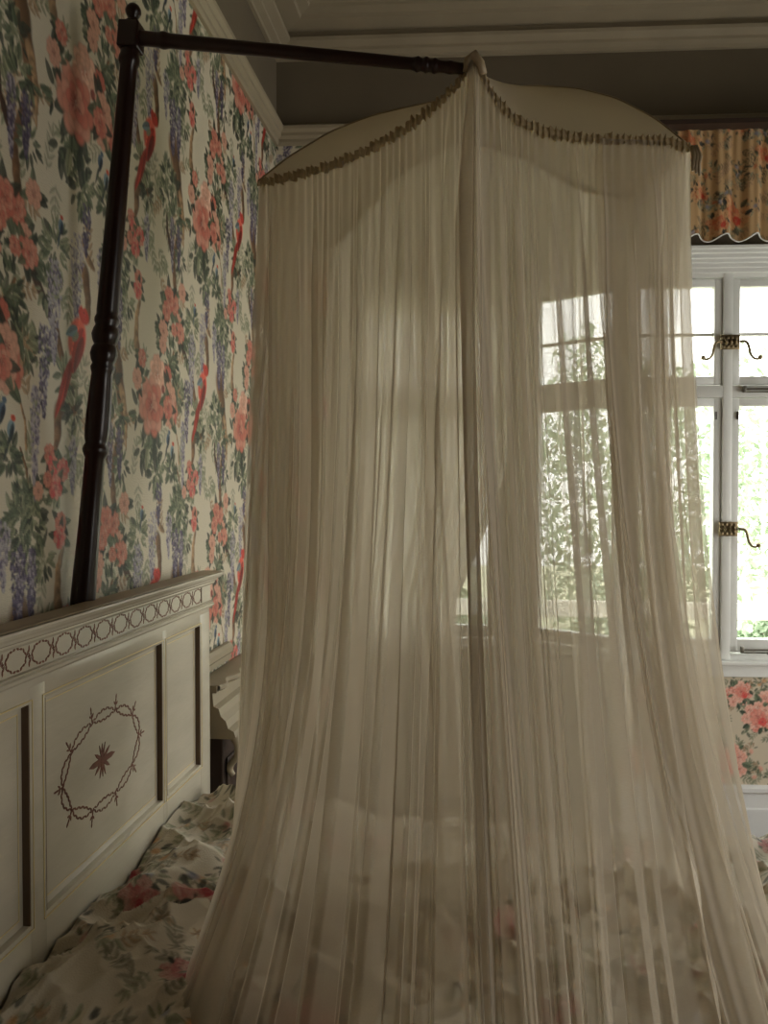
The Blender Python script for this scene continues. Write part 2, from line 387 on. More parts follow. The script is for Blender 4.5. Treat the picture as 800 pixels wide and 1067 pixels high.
def cloth(name, col, c, slub=.12, transl=.5, uvs=(260, 18), warp=True):
    """thin woven cloth: open weave with coverage c, denser where seen edge-on as real mesh is"""
    m = bpy.data.materials.new(name); m.use_nodes = True; nt = m.node_tree; nt.nodes.clear(); N = nt.nodes.new; Lk = nt.links.new
    o = N('ShaderNodeOutputMaterial')
    uv = N('ShaderNodeUVMap'); mp = N('ShaderNodeMapping'); mp.inputs['Scale'].default_value = (uvs[0], uvs[1], 1); Lk(uv.outputs[0], mp.inputs[0])
    no = N('ShaderNodeTexNoise'); no.inputs['Scale'].default_value = 1; no.inputs['Detail'].default_value = 4; Lk(mp.outputs[0], no.inputs['Vector'])
    mp2 = N('ShaderNodeMapping'); mp2.inputs['Scale'].default_value = (500, 900, 1); Lk(uv.outputs[0], mp2.inputs[0])
    no2 = N('ShaderNodeTexNoise'); no2.inputs['Scale'].default_value = 1; no2.inputs['Detail'].default_value = 2; Lk(mp2.outputs[0], no2.inputs['Vector'])
    ad = N('ShaderNodeMath'); ad.operation = 'ADD'; Lk(no.outputs[0], ad.inputs[0]); Lk(no2.outputs[0], ad.inputs[1])
    mr = N('ShaderNodeMapRange'); mr.inputs[1].default_value = .7; mr.inputs[2].default_value = 1.3
    mr.inputs[3].default_value = 1-min(.995, c-slub); mr.inputs[4].default_value = 1-min(.995, c+slub); Lk(ad.outputs[0], mr.inputs[0])
    ge = N('ShaderNodeNewGeometry'); dt = N('ShaderNodeVectorMath'); dt.operation = 'DOT_PRODUCT'
    Lk(ge.outputs['Normal'], dt.inputs[0]); Lk(ge.outputs['Incoming'], dt.inputs[1])
    ab = N('ShaderNodeMath'); ab.operation = 'ABSOLUTE'; Lk(dt.outputs['Value'], ab.inputs[0])
    mxm = N('ShaderNodeMath'); mxm.operation = 'MAXIMUM'; mxm.inputs[1].default_value = .12; Lk(ab.outputs[0], mxm.inputs[0])
    iv = N('ShaderNodeMath'); iv.operation = 'DIVIDE'; iv.inputs[0].default_value = 1; Lk(mxm.outputs[0], iv.inputs[1])
    pw = N('ShaderNodeMath'); pw.operation = 'POWER'; Lk(mr.outputs[0], pw.inputs[0]); Lk(iv.outputs[0], pw.inputs[1])
    tr = N('ShaderNodeBsdfTransparent'); df = N('ShaderNodeBsdfDiffuse'); tl = N('ShaderNodeBsdfTranslucent')
    lc = (*s2l(col), 1); df.inputs[0].default_value = lc; tl.inputs[0].default_value = lc
    m1 = N('ShaderNodeMixShader'); m1.inputs[0].default_value = transl; Lk(df.outputs[0], m1.inputs[1]); Lk(tl.outputs[0], m1.inputs[2])
    m2 = N('ShaderNodeMixShader'); Lk(pw.outputs[0], m2.inputs[0]); Lk(m1.outputs[0], m2.inputs[1]); Lk(tr.outputs[0], m2.inputs[2])
    Lk(m2.outputs[0], o.inputs[0]); return m
M['net'] = cloth('fine_net_muslin', (214,204,186), .48, .022, .64, (70, 8))
M['net_rear'] = cloth('rear_net_muslin', (214,203,184), .66, .02, .65, (70, 8))
M['net_top'] = cloth('dense_net_muslin', (196,184,160), .90, .05, .35)
M['ruffle'] = cloth('frill_cloth', (186,168,136), .93, .05, .45)
M['linen'] = cloth('linen_curtain_cloth', (226,220,208), .90, .03, .65)
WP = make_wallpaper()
CH = make_chintz((214,202,178), 11, .42, ((226,128,112), (196,60,58), (236,170,150), (244,206,186), (104,118,92), (70,84,66)), 14, 1.0)
CHV = make_chintz((196,160,112), 23, .50, ((196,104,64), (160,36,24), (206,150,100), (210,170,120), (92,88,62), (52,50,40)), 22, .8)
BD = make_chintz((200,190,170), 31, .62, ((176,96,96), (138,44,54), (186,138,126), (196,164,148), (120,118,98), (66,66,58)), 26, .62, 4)

# ------------------------------------------------------------------ room shell
FWY, FWR = 3.82, math.radians(3.9)          # far wall: origin on the wall, slight angle
CE = 3.78
def far(o): o.location = (0, FWY, 0); o.rotation_euler = (0,0,FWR); return o
XR, YB = 2.95, -2.3
b = MB().box(XW-.3, XR+.3, YB-.2, 4.6, -.12, 0); structure(b.build('floor', M['floor']))
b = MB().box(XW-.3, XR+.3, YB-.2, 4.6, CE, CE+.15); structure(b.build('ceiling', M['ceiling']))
# left wall: papered up to the rail, fine grid so the print is sharp
ys = [YB]; 
while ys[-1] < 1.2: ys.append(ys[-1]+.03)
while ys[-1] < 3.84: ys.append(ys[-1]+.0021*ys[-1]/1.3)
zs = np.r_[np.linspace(0, .55, 20), np.arange(.56, 3.22, .0034), [3.225]]
Yg, Zg = np.meshgrid(np.array(ys), zs)
P = np.stack([np.full_like(Yg, XW), Yg, Zg], -1)[:, ::-1]
C_ = WP.sample(Yg, Zg)[:, ::-1]
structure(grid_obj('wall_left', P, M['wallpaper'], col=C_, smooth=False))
structure(MB().box(XW-.25, XW-.001, YB-.2, 4.6, 0, CE).build('wall_left_backing', M['plaster']))
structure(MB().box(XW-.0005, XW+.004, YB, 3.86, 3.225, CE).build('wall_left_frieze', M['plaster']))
structure(MB().box(XW-.3, XR+.3, YB-.2, YB, 0, CE).build('wall_back', M['plaster']))
# right wall with an unseen window and a second opening added for frontal fill
def holed(s0, s1, z0, z1, holes, y0, y1, mb=None):
    mb = mb or MB(); xs = sorted({s0, s1, *[h for H in holes for h in H[:2]]}); zz = sorted({z0, z1, *[h for H in holes for h in H[2:]]})
    for a, c in zip(xs, xs[1:]):
        for d, e in zip(zz, zz[1:]):
            if any(h[0] <= a and c <= h[1] and h[2] <= d and e <= h[3] for h in holes): continue
            mb.box(a, c, y0, y1, d, e)
    return mb
def wall_r(mb, name, m):
    v = [(XR+y, s, z) for s, y, z in mb.v]; k = MB(); k.v = v; k.f = mb.f; return structure(k.build(name, m))
wall_r(holed(YB-.2, 4.6, 0, CE, [(1.95, 3.5, .45, 2.3), (-.1, .9, .45, 2.3)], 0, .25), 'wall_right', M['plaster'])
for q_, (a_, c_) in enumerate(((1.95,3.5), (-.1,.9))):
    fr = MB(); m_ = (a_+c_)/2
    for s0, s1, z0, z1 in ((a_,a_+.06,.45,2.3), (c_-.06,c_,.45,2.3), (m_-.03,m_+.03,.45,2.3), (a_,c_,.45,.52), (a_,c_,2.23,2.3), (a_,c_,1.75,1.81)): fr.box(s0, s1, .06, .12, z0, z1)
    wall_r(fr, 'window_%d' % (4+q_), M['white'])  # second pass frames the added fill opening
    portal('daylight_portal_right', (XR+.2, m_, 1.375), (0, math.radians(90), 0), 1.85, c_-a_)

# far wall
WO = (.655, 2.915, .80, 2.60)                 # main window opening, widened out of view for added backlight
RC = (-.73, .63, 0, 2.65)                    # recess opening
mb = holed(-1.3, XR+.3, 0, CE, [WO, RC], 0, .12)
mb.v = [v for v in mb.v]
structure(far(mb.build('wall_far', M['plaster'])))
# wallpaper on the pier left of the recess and chintz panel beneath the main window
def paper(name, s0, s1, z0, z1, T, m, n=-.004, step=.004, parent=None, off=0):
    S, Z = np.meshgrid(np.arange(s0, s1+step, step), np.arange(z0, z1+step, step))
    P = np.stack([S, np.full_like(S, n), Z], -1)
    o = grid_obj(name, P, m, col=T.sample(S+off, Z), smooth=False); return far(o)
structure(paper('wall_far_wallpaper', -1.03, -.73, .5, 3.2, WP, M['wallpaper']))
structure(paper('wall_far_print_panel', .63, 2.94, .24, .74, CH, M['chintz'], off=.03))
# outer leaf and recess
structure(far(holed(-1.3, XR+.3, 0, CE, [(.60, 2.96, .74, 2.66), (-.73, .70, 0, 2.65)], .12, .25).build('wall_far_outer', M['outwall'])))
structure(far(MB().box(-.76, .66, .0, .62, 2.65, 2.78).build('ceiling_recess', M['plaster'])))
structure(far(MB().box(-.80, -.73, .12, .5, 0, 2.65).build('wall_recess_left', M['plaster'])))
structure(far(holed(-.80, .2, 0, 2.65, [(-.62, .10, .80, 2.58)], .33, .45).build('wall_recess_back', M['plaster'])))
portal('daylight_portal_main', (1.78, 4.15, 1.7), (math.radians(-90), 0, FWR), 2.25, 1.8)
portal('daylight_portal_bay', (-.3, 4.32, 1.7), (math.radians(-90), 0, FWR), .75, 1.75)

def window(name, s0, s1, z0, z1, lights, tz0, tz1, place, y=.0, lower_z=None):
    """casement window in a local frame (x along the wall, y outwards); lights = list of sash x ranges"""
    root = structure(place(MB().box(s0, s1, y, y+.07, z0, z0+.03).build(name, M['white'])))
    fr = MB()
    fr.box(s0, lights[0][0], y, y+.07, z0, z1, .004); fr.box(lights[-1][1], s1, y, y+.07, z0, z1, .004)
    for a, c in zip(lights, lights[1:]): fr.box(a[1], c[0], y-.004, y+.07, z0, z1, .005)
    fr.box(s0, s1, y, y+.07, z1-.035, z1, .003); fr.box(s0, s1, y-.002, y+.068, tz0, tz1, .005)
    fr.build('window_frame', M['white'], root, edge=30)
    for a, c in lights:
        for (p, q, bot) in ((z0+.035, tz0-.003, .062), (tz1+.004, z1-.04, .038)):
            sh = MB(); st = .036
            sh.box(a+.002, a+st, y+.008, y+.052, p, q, .004); sh.box(c-st, c-.002, y+.008, y+.052, p, q, .004)
            sh.box(a+st-.002, c-st+.002, y+.009, y+.051, p, p+bot, .004); sh.box(a+st-.002, c-st+.002, y+.009, y+.051, q-.036, q, .004)
            so = sh.build('casement_sash' if q < tz1 else 'top_light', M['white'], root, edge=30)
            MB().box(a+st-.004, c-st+.004, y+.026, y+.030, p+bot-.004, q-.032).build('pane', M['glass'], so)
            if q > tz1:
                zb = (p+q)/2-.01; MB().box(a+st, c-st, y+.018, y+.040, zb-.007, zb+.007, .003).build('glazing_bar', M['white'], so)
    return root
w1 = window('window_1', .655, 2.915, .815, 2.60, [(.675,1.081), (1.124,1.53), (1.573,1.98), (2.023,2.43), (2.473,2.88)], 2.02, 2.075, far, .0)
# head cornice, sill, apron
mh = MB()
prof = [(0,2.585), (.016,2.585), (.016,2.602), (.022,2.606), (.022,2.622), (.030,2.626), (.030,2.640), (.040,2.644), (.040,2.660), (.050,2.664), (.050,2.678), (.058,2.682), (.058,2.694), (0,2.694)]
mh.prism(prof, .60, 2.945, lambda t, d, z: (t, -d, z)); structure(far(mh.build('trim_1', M['white'])))
structure(far(MB().box(.61, 2.94, -.045, .02, .800, .818, .005).box(.63, 2.94, -.018, .005, .742, .800, .003).build('trim_2', M['white'])))
structure(far(MB().box(.60, .657, -.014, .005, .742, 2.585, .004).box(2.912, 2.945, -.014, .005, .742, 2.585, .004).build('trim_3', M['white'])))
# skirting
sk = MB(); sk.prism([(0,0), (.024,0), (.024,.135), (.017,.142), (.017,.205), (.028,.215), (.028,.232), (.012,.244), (0,.244)], .63, 2.98, lambda t, d, z: (t, -d, z))
structure(far(sk.build('baseboard_far', M['skirt'])))
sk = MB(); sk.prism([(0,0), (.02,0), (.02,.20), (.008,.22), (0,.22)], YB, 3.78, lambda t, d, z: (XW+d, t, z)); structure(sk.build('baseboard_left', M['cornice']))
# picture rail, crown: profile in (distance from wall, height)
rail = [(0,3.200), (.014,3.200), (.020,3.212), (.020,3.226), (.034,3.236), (.034,3.250), (.046,3.262), (.048,3.276), (.030,3.288), (0,3.292)]
crown = [(0,3.590), (.020,3.590), (.024,3.602), (.05,3.612), (.052,3.624), (.085,3.640), (.088,3.655), (.062,3.665), (.062,3.69),
         (.15,3.70), (.155,3.715), (.20,3.722), (.204,3.735), (.27,3.742), (.275,3.755), (.36,3.762), (.362,3.78), (0,3.78)]
def run_left(t, d, z): return (XW+d, t if t < 0 else 3.756+.07*0-d*1.0+.0, z)
def mould(name, prof, m):
    a = MB().prism(prof, YB, 1, lambda t, d, z: (XW+d, t if t == YB else FWY+(XW+d)*math.tan(FWR)-d, z)); structure(a.build('trim_%d' % name, m))
    a = MB().prism(prof, 0, 1, lambda t, d, z: ((XW+d) if t == 0 else 3.1, (FWY+(XW+d)*math.tan(FWR)-d) if t == 0 else FWY+3.1*math.tan(FWR)-d, z)); structure(a.build('trim_%d' % (name+1), m))
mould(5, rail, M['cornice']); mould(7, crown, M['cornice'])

# canted right side of the recess with its own window
fa = math.atan2(.30, -.45)                   # from (.63,0) towards (.18,.30)
def facet(o):
    bpy.context.view_layer.update()
    Mx = Matrix.Translation((0, FWY, 0)) @ Matrix.Rotation(FWR, 4, 'Z') @ Matrix.Translation((.18,.33,0)) @ Matrix.Rotation(math.atan2(-.33, .45), 4, 'Z')
    o.matrix_world = Mx; return o
FL = math.hypot(.45, .33)
structure(facet(holed(0, FL+.02, 0, 2.65, [(.07, FL-.01, .80, 2.60)], .0, .07).build('wall_recess_right', M['white'])))
w2 = window('window_2', .07, FL-.01, .815, 2.60, [(.085, FL-.02)], 2.02, 2.075, facet, .0)
structure(facet(MB().box(-.0, FL, -.04, .01, .795, .815, .004).build('trim_4', M['white'])))
w3 = window('window_3', -.62, .10, .815, 2.58, [(-.60,-.28), (-.24,.08)], 2.02, 2.075, lambda o: far(o), .34)

# brass latches on window_1
def latch(z, sides):
    pl = MB().box(1.064, 1.148, -.022, -.010, z-.033, z+.033, .002)
    for i in range(4):
        for j in range(3):
            pl.box(1.068+i*.0195, 1.081+i*.0195, -.027, -.02, z-.028+j*.02, z-.014+j*.02, .003)
    for kx in (1.085, 1.106, 1.127): pl.tube([(kx, -.024, z-.012), (kx, -.034, z), (kx, -.024, z+.014)], .0055, 8)
    lo = pl.build('latch_plate', M['brass'], w1, smooth=True, edge=35)
    for sg in sides:
        c = 1.106; x = lambda d: c+sg*d
        pts = [(x(.040),-.030,z), (x(.060),-.034,z+.002), (x(.072),-.036,z-.008), (x(.078),-.036,z-.03), (x(.083),-.036,z-.055), (x(.094),-.037,z-.075), (x(.110),-.038,z-.082), (x(.122),-.038,z-.078)]
        q = interp(pts, np.linspace(0, 1, 24)); MBo = MB().tube(q, list(np.linspace(.0066, .0052, 24)), 8)
        bm = bmesh.new(); bmesh.ops.create_uvsphere(bm, u_segments=12, v_segments=8, radius=.0105); bm.verts.index_update()
        MBo.add([(v.co.x+x(.126), v.co.y-.038, v.co.z+z-.073) for v in bm.verts], [[v.index for v in f.verts] for f in bm.faces]); bm.free()
        MBo.build('latch_handle', M['brass'], lo, smooth=True)
latch(2.268, (-1, 1)); latch(1.42, (1,))
def stay(z, x0, x1):
    s_ = MB().box(x0, x1, -.020, -.012, z-.004, z+.004, .002).box(x0, x0+.014, -.024, -.008, z-.014, z+.014, .002)
    s_.box(x0, x1, -.020, -.014, z-.016, z-.011, .001).tube([(x0+.12,-.02,z-.014), (x0+.12,-.05,z-.005), (x0+.12,-.052,z+.012)], .007, 8)
    s_.build('window_stay', M['iron'], w1, smooth=True, edge=35)
stay(2.055, 1.165, 1.42); stay(.868, 1.165, 1.42)
for x in (1.052, 1.150): MB().box(x-.003, x+.003, -.004, .01, 1.92, 1.955).build('sash_pin', M['dark'], w1)

# valance
S = np.linspace(.70, 2.94, 820); t = np.linspace(0, 1, 90)
Sg, Tg = np.meshgrid(S, t)
wv = .014*np.sin(Sg*2*math.pi/.118+.8*np.sin(Sg*9))*(.35+.65*Tg)+.003*np.sin(Sg*2*math.pi/.043+1)
zb = 2.712+.016*np.cos(Sg*2*math.pi/.118+.8*np.sin(Sg*9)+.6)
P = np.stack([Sg+.006*np.sin(Sg*50)*Tg, -.105+wv, 3.215+(zb-3.215)*Tg], -1)
va = empty('window_valance'); tag(va, 'pleated tan floral chintz valance hanging above the white casement window', 'valance')
vo = far(grid_obj('valance_cloth', P, M['chintz'], col=CHV.sample(Sg*1.25, 3.2-.5*Tg*1.0)))
Q = np.stack([P[-1], P[-1]+np.array([0,-.003,-.006])], 0)
e = MB().tube(P[-1][::3], .0032, 5).build('white_edging', M['white']); far(e)
pb = far(MB().box(.68, 2.945, -.17, 0, 3.185, 3.205).box(.68,2.945,-.05,0,3.16,3.19).build('valance_head_strip', M['dark']))  # dark brown strip along the top of the valance
pb2 = far(MB().box(.68, 2.945, -.075, -.001, 2.80, 3.185).build('valance_lining', M['dark']))
va.location = (1.4, FWY, 2.7); adopt(va, vo, e, pb, pb2)

# linen curtain in the recess
S = np.linspace(0, 1, 420); t = np.linspace(0, 1, 80); Sg, Tg = np.meshgrid(S, t)
right_edge = .13-.25*np.clip((Tg-.36)/.3, 0, 1)**1.3
X = -.70+(right_edge+.70)*Sg
P = np.stack([X, .235+.022*np.sin(Sg*2*math.pi*13+1.2*np.sin(Sg*7))+.008*np.sin(Sg*90), 2.63-2.4*Tg], -1)
uv = np.stack([Sg, Tg], -1)
cu = far(grid_obj('linen_curtain', P, M['linen'], uv=uv)); tag(cu, 'pale beige linen curtain drawn across the window recess behind the net', 'curtain')

# ------------------------------------------------------------------ garden
structure(MB().box(-14, 18, 4.7, 30, -1.2, -1.0).build('garden_ground', M['lawn']))
fe = empty('garden_fence', (1.5, 7.2, -1.0)); tag(fe, 'pale garden fence with one broad top rail outside the window', 'fence')
fp = [MB().box(-6, 9, 7.17, 7.23, .52, .66, .01).build('fence_rail', M['stone']), MB().box(-6, 9, 7.18, 7.22, -.3, -.2, .01).build('fence_rail', M['stone'])]
for xf_ in (-5.5, -3.2, -.9, 3.9, 6.4): fp.append(MB().box(xf_-.05, xf_+.05, 7.14, 7.26, -1.0, .70, .01).build('fence_post', M['stone']))
adopt(fe, *fp)
def shrub(name, c, R, n, seed, label):
    r = np.random.RandomState(seed); root = empty(name, (c[0], c[1], -1.0)); tag(root, label, 'tree', 'leafy trees in the garden beyond the windows')
    d = r.normal(size=(n, 3)); d /= np.linalg.norm(d, axis=1)[:, None]; rad = R*(.45+.55*r.rand(n)**.5)*(1+.25*np.sin(d[:, 0]*5+seed)*np.cos(d[:, 2]*4))
    cen = d*rad[:, None]*np.array([1, .8, 1.15])+np.array([0, 0, c[2]+1.0])
    a = r.normal(size=(n, 3)); a /= np.linalg.norm(a, axis=1)[:, None]; b_ = np.cross(a, r.normal(size=(n, 3))); b_ /= np.linalg.norm(b_, axis=1)[:, None]
    L = r.uniform(.05, .1, n)[:, None]; vs = np.stack([cen-a*L, cen+b_*L*.4, cen+a*L, cen-b_*L*.4], 1).reshape(-1, 3)
    k = MB(); k.v = [tuple(v) for v in vs]; k.f = [(4*i, 4*i+1, 4*i+2, 4*i+3) for i in range(n)]
    me = bpy.data.meshes.new('foliage'); me.from_pydata(k.v, [], k.f); me.materials.append(M['leafout']); o = bpy.data.objects.new('foliage', me); COL.objects.link(o); o.parent = root
    tr = MB().tube([(0,0,0), (.05,0,.8), (0,.05,c[2]+1.0)], [.12,.1,.06], 8)
    for k_ in range(7):
        q = d[k_]*R*.8; tr.tube([(0,.02,c[2]*.6+.6), (q[0]*.5, q[1]*.5, c[2]+1+q[2]*.4), (q[0], q[1], c[2]+1+q[2])], [.05,.03,.012], 6)
    tr.build('trunk', M['stone'], root)
    return root
shrub('garden_tree', (2.3, 11.2, 1.6), 1.8, 5200, 1, 'pale leafy tree seen through the uncurtained right-hand panes')
shrub('garden_tree', (6.8, 10.5, 1.3), 1.6, 4200, 2, 'pale leafy tree seen at the right edge of the window')
shrub('garden_tree', (-2.0, 11.6, 1.2), 1.6, 5200, 3, 'green tree seen through the net beyond the canted window')
for sx_, sy_, sd_ in ((3.0, 8.2, 11), (1.3, 8.1, 12), (-.2, 8.2, 13)):
    g_ = shrub('garden_bush', (sx_, sy_, -.15), .72, 2200, sd_, ['bushy green shrub behind the garden fence, right of three', 'bushy green shrub behind the garden fence, middle of three', 'bushy green shrub behind the garden fence, left of three'][sd_-11])
    g_['category'] = 'bush'; g_['group'] = 'low shrubs behind the garden fence'
shrub('garden_tree', (-6.4, 10.4, 1.2), 1.5, 3600, 4, 'garden tree hidden mostly behind the linen curtain')

# ------------------------------------------------------------------ bed
bed = empty('bed', (-.88, 1.82, 0)); tag(bed, 'cream painted bed with panelled headboard and brown inlaid wreath', 'bed')
XF = -.88
parts = []
hb = MB()
hb.box(XF-.028, XF, 1.10, 2.54, 1.165, 1.222, .003)              # top rail
hb.box(XF-.028, XF, 1.10, 2.54, .42, .73, .003)                  # bottom rail
for y0, y1 in ((1.10,1.19), (1.487,1.545), (2.150,2.182), (2.452,2.54)): hb.box(XF-.028, XF+.001, y0, y1, .42, 1.2, .003)
hb.box(XF-.028, XF-.004, 1.10, 2.54, 1.22, 1.30)
hb.box(XF-.03, XF+.004, 1.10, 1.16, .02, .5, .004); hb.box(XF-.03, XF+.004, 2.48, 2.54, .02, .5, .004)
hbo = hb.build('headboard', M['cream'], edge=30)
def hp(mb, name, m, **k):
    o = mb.build(name, m, **k); adopt(hbo, o); return o
PAN = [(1.19,1.487), (1.545,2.150), (2.182,2.452)]
for y0, y1 in PAN:
    hp(MB().box(XF-.024, XF-.015, y0-.002, y1+.002, .728, 1.167), 'headboard_panel', M['cream'])
    for ye in (y1-.001, y0+.001): hp(MB().box(XF-.016, XF-.0005, ye-.002, ye+.002, .73, 1.165), 'panel_edge', M['reveal'])
    g = MB(); w = .0022
    for (a, c, d, e_) in ((y0-.012, y1+.010, 1.172, 1.172+w), (y0-.012, y1+.010, .718, .718+w), (y0-.012, y0-.012+w, .718, 1.173), (y1+.010-w, y1+.010, .718, 1.173)):
        g.box(XF, XF+.0022, a, c, d, e_)
    i = .016
    for (a, c, d, e_) in ((y0+i, y1-i, 1.165-i, 1.165-i+w), (y0+i, y1-i, .73+i, .73+i+w), (y0+i, y0+i+w, .73+i, 1.165-i), (y1-i-w, y1-i, .73+i, 1.165-i)):
        g.box(XF-.0152, XF-.0142, a, c, d, e_)
    hp(g, 'gold_line', M['gold'])
# moulding under the frieze, frieze, cap
bead = [(0,1.216), (.010,1.216), (.014,1.221), (.014,1.227), (.008,1.230), (.012,1.235), (0,1.236)]
hp(MB().prism(bead, 1.095, 2.545, lambda t, d, z: (XF+d, t, z)), 'lower_moulding', M['cream'])
hp(MB().box(XF-.01, XF+.003, 1.10, 2.54, 1.234, 1.290, .001), 'frieze_board', M['cream'])
hp(MB().box(XF+.002, XF+.0045, 2.452, 2.459, 1.238, 1.287), 'frieze_slit', M['reveal'])
capf = [(-.030,1.286), (.006,1.286), (.010,1.292), (.010,1.296), (.018,1.300), (.020,1.306), (.030,1.309), (.033,1.314), (.040,1.316), (.042,1.322), (.040,1.326), (-.030,1.328)]
hp(MB().prism(capf, 1.075, 2.565, lambda t, d, z: (XF+d, t, z)), 'headboard_cap', M['cream'])
hp(MB().box(XF-.031, XF+.034, 1.078, 2.562, 1.3275, 1.3295), 'worn_top', M['worn'])
# inlay helpers: leaf-shaped chips lying on the face
def chips(mb, pts, x, L, w, th=.0008):
    for (y, z, a) in pts:
        c, s_ = math.cos(a), math.sin(a)
        prof = [(-.5,0), (-.2,.5), (.2,.45), (.5,0), (.2,-.45), (-.2,-.5)]
        vs = [(x+e_, y+(p*L*c-q*w*s_), z+(p*L*s_+q*w*c)) for e_ in (0, th) for p, q in prof]
        mb.add(vs, [tuple(range(6)), tuple(range(6, 12))]+[(i, (i+1) % 6, 6+(i+1) % 6, 6+i) for i in range(6)])
def wreath(mb, cy, cz, ra, rb, amp, nodes, x, L, w, n):
    for sg in (1, -1):
        pts = []
        for k in range(n):
            th = 2*math.pi*k/n; m_ = sg*amp*math.sin(th*nodes/2)
            f = lambda q: ((ra+sg*amp*math.sin(q*nodes/2))*math.cos(q)+cy, (rb+sg*amp*math.sin(q*nodes/2))*math.sin(q)+cz)
            (y, z), (y2, z2) = f(th), f(th+.01)
            a = math.atan2(z2-z, y2-y); pts.append((y, z, a+(.55 if k % 2 else -.55)))
        chips(mb, pts, x, L, w)
wm = MB(); CYH, CZH = 1.832, .948
wreath(wm, CYH, CZH, .192, .106, .012, 10, XF-.015, .0125, .0048, 104)
for k in range(10):
    th = 2*math.pi*k/10; oy, oz = math.cos(th)*.19, math.sin(th)*.105; a = math.atan2(oz/.112**2*.02, oy/.2**2*.02)
    bp = [(CYH+oy+math.cos(a)*d, CZH+oz+math.sin(a)*d, a) for d in (.008, .017, .026, .034)]
    bp += [(CYH+oy+math.cos(a)*.018+s_*math.sin(a)*.006, CZH+oz+math.sin(a)*.018-s_*math.cos(a)*.006, a+s_*-.7) for s_ in (1, -1)]
    chips(wm, bp, XF-.015, .012, .0045)
hp(wm, 'inlaid_wreath', M['inlay'])
st = MB()
for a_, L, w_ in ((0,.066,.022), (33,.045,.013), (70,.042,.009), (92,.040,.010), (112,.042,.009), (147,.045,.014)):
    for f_ in (0, 180):
        a = math.radians(a_+f_); chips(st, [(CYH-.010+.5*L*math.cos(a), CZH+.5*L*math.sin(a), a)], XF-.015, L, w_*.68, .001)
chips(st, [(CYH-.010, CZH, 0)], XF-.015, .022, .014, .0012)
hp(st, 'inlaid_star', M['inlay'])
rg = MB()
for k in range(15):
    cy = 1.17+.0895*k
    if cy > 2.44: break
    for q in range(18):
        th = 2*math.pi*q/18; chips(rg, [(cy+.034*math.cos(th), 1.262+.0215*math.sin(th), th+math.pi/2+(.4 if q % 2 else -.4))], XF+.003, .0105, .0046)
    yb = cy+.0448
    if yb < 2.43: chips(rg, [(yb, 1.262, math.pi/2), (yb, 1.277, math.pi/2), (yb, 1.247, math.pi/2), (yb-.004, 1.27, 1.2), (yb+.004, 1.254, 1.2), (yb, 1.262, 0)], XF+.003, .013, .004)
hp(rg, 'frieze_rings', M['inlay'])
rl = MB()
rl.box(-.88, 1.30, 1.10, 1.13, .22, .40, .006); sr = rl.build('side_rail', M['cream'])
sr2 = MB().box(-.88, 1.30, 2.51, 2.54, .22, .40, .006).build('side_rail', M['cream'])
ft = MB().box(1.28, 1.33, 1.10, 2.54, .10, .52, .008).box(1.27, 1.34, 1.09, 1.15, 0, .54, .006).box(1.27, 1.34, 2.49, 2.55, 0, .54, .006).build('footboard', M['cream'])
adopt(bed, hbo, sr, sr2, ft)
mt = MB().box(-.86, 1.27, 1.16, 2.44, .30, .51, .04).build('mattress', M['mattress'], smooth=True); tag(mt, 'thick mattress on the bed beneath the floral quilt', 'mattress')

def bedz(x, y):
    """top height of the bedding"""
    z = .60+.018*np.sin(x*3.1+y*2)+.05*(fbm(x*3.2, y*3.2, 5)-.47)
    tx = np.clip((x+.3)/.8, 0, 1)
    edge = np.minimum(np.clip((y-1.06)/.10, 0, 1), np.clip((2.56-.07*tx*tx*(3-2*tx)-y)/.13, 0, 1))
    return z+.03*np.exp(-((x+.72)/.16)**2)+.04*np.exp(-((x+.62)/.2)**2-((y-2.35)/.25)**2), edge
xs = np.linspace(-.873, 1.36, 620); yy = np.linspace(1.03, 2.58, 520)
Xg, Yg = np.meshgrid(xs, yy)
wx = Xg+.10*(fbm(Xg*2, Yg*2, 9)-.5); wy = Yg+.10*(fbm(Xg*2, Yg*2, 19)-.5)
rid = 1-np.abs(2*vnoise(wx*5+wy*6, wy*3-wx*2.5, 3)-1); rid2 = 1-np.abs(2*vnoise(wx*11-wy*7, wy*9+wx*5, 8)-1)
z, edge = bedz(Xg, Yg)
ca, sa = math.cos(.9), math.sin(.9)
al, ac = wx*ca+wy*sa, -wx*sa+wy*ca
rid3 = 1-np.abs(2*vnoise(al*4.5+7, ac*15+3, 28)-1); rid4 = 1-np.abs(2*vnoise((wx*.3+wy*.95)*7, (wx*.95-wy*.3)*24, 38)-1)
z = z+.030*(rid**3-.25)+.012*(rid2**3-.25)+.028*(rid3**2.5-.25)+.013*(rid4**3-.2)+.003*(fbm(wx*22, wy*22, 4)-.5)
ex = np.minimum(edge, np.clip((1.36-Xg)/.10, 0, 1))
z = .33+(z-.33)*np.sqrt(1-(1-ex)**2)
P = np.stack([Xg, Yg, z], -1)
qu = grid_obj('floral_quilt', P, M['bed_print'], col=BD.sample(wx*.9+.1, wy*.9)); tag(qu, 'crumpled cream quilt with pink roses spread over the bed', 'quilt')

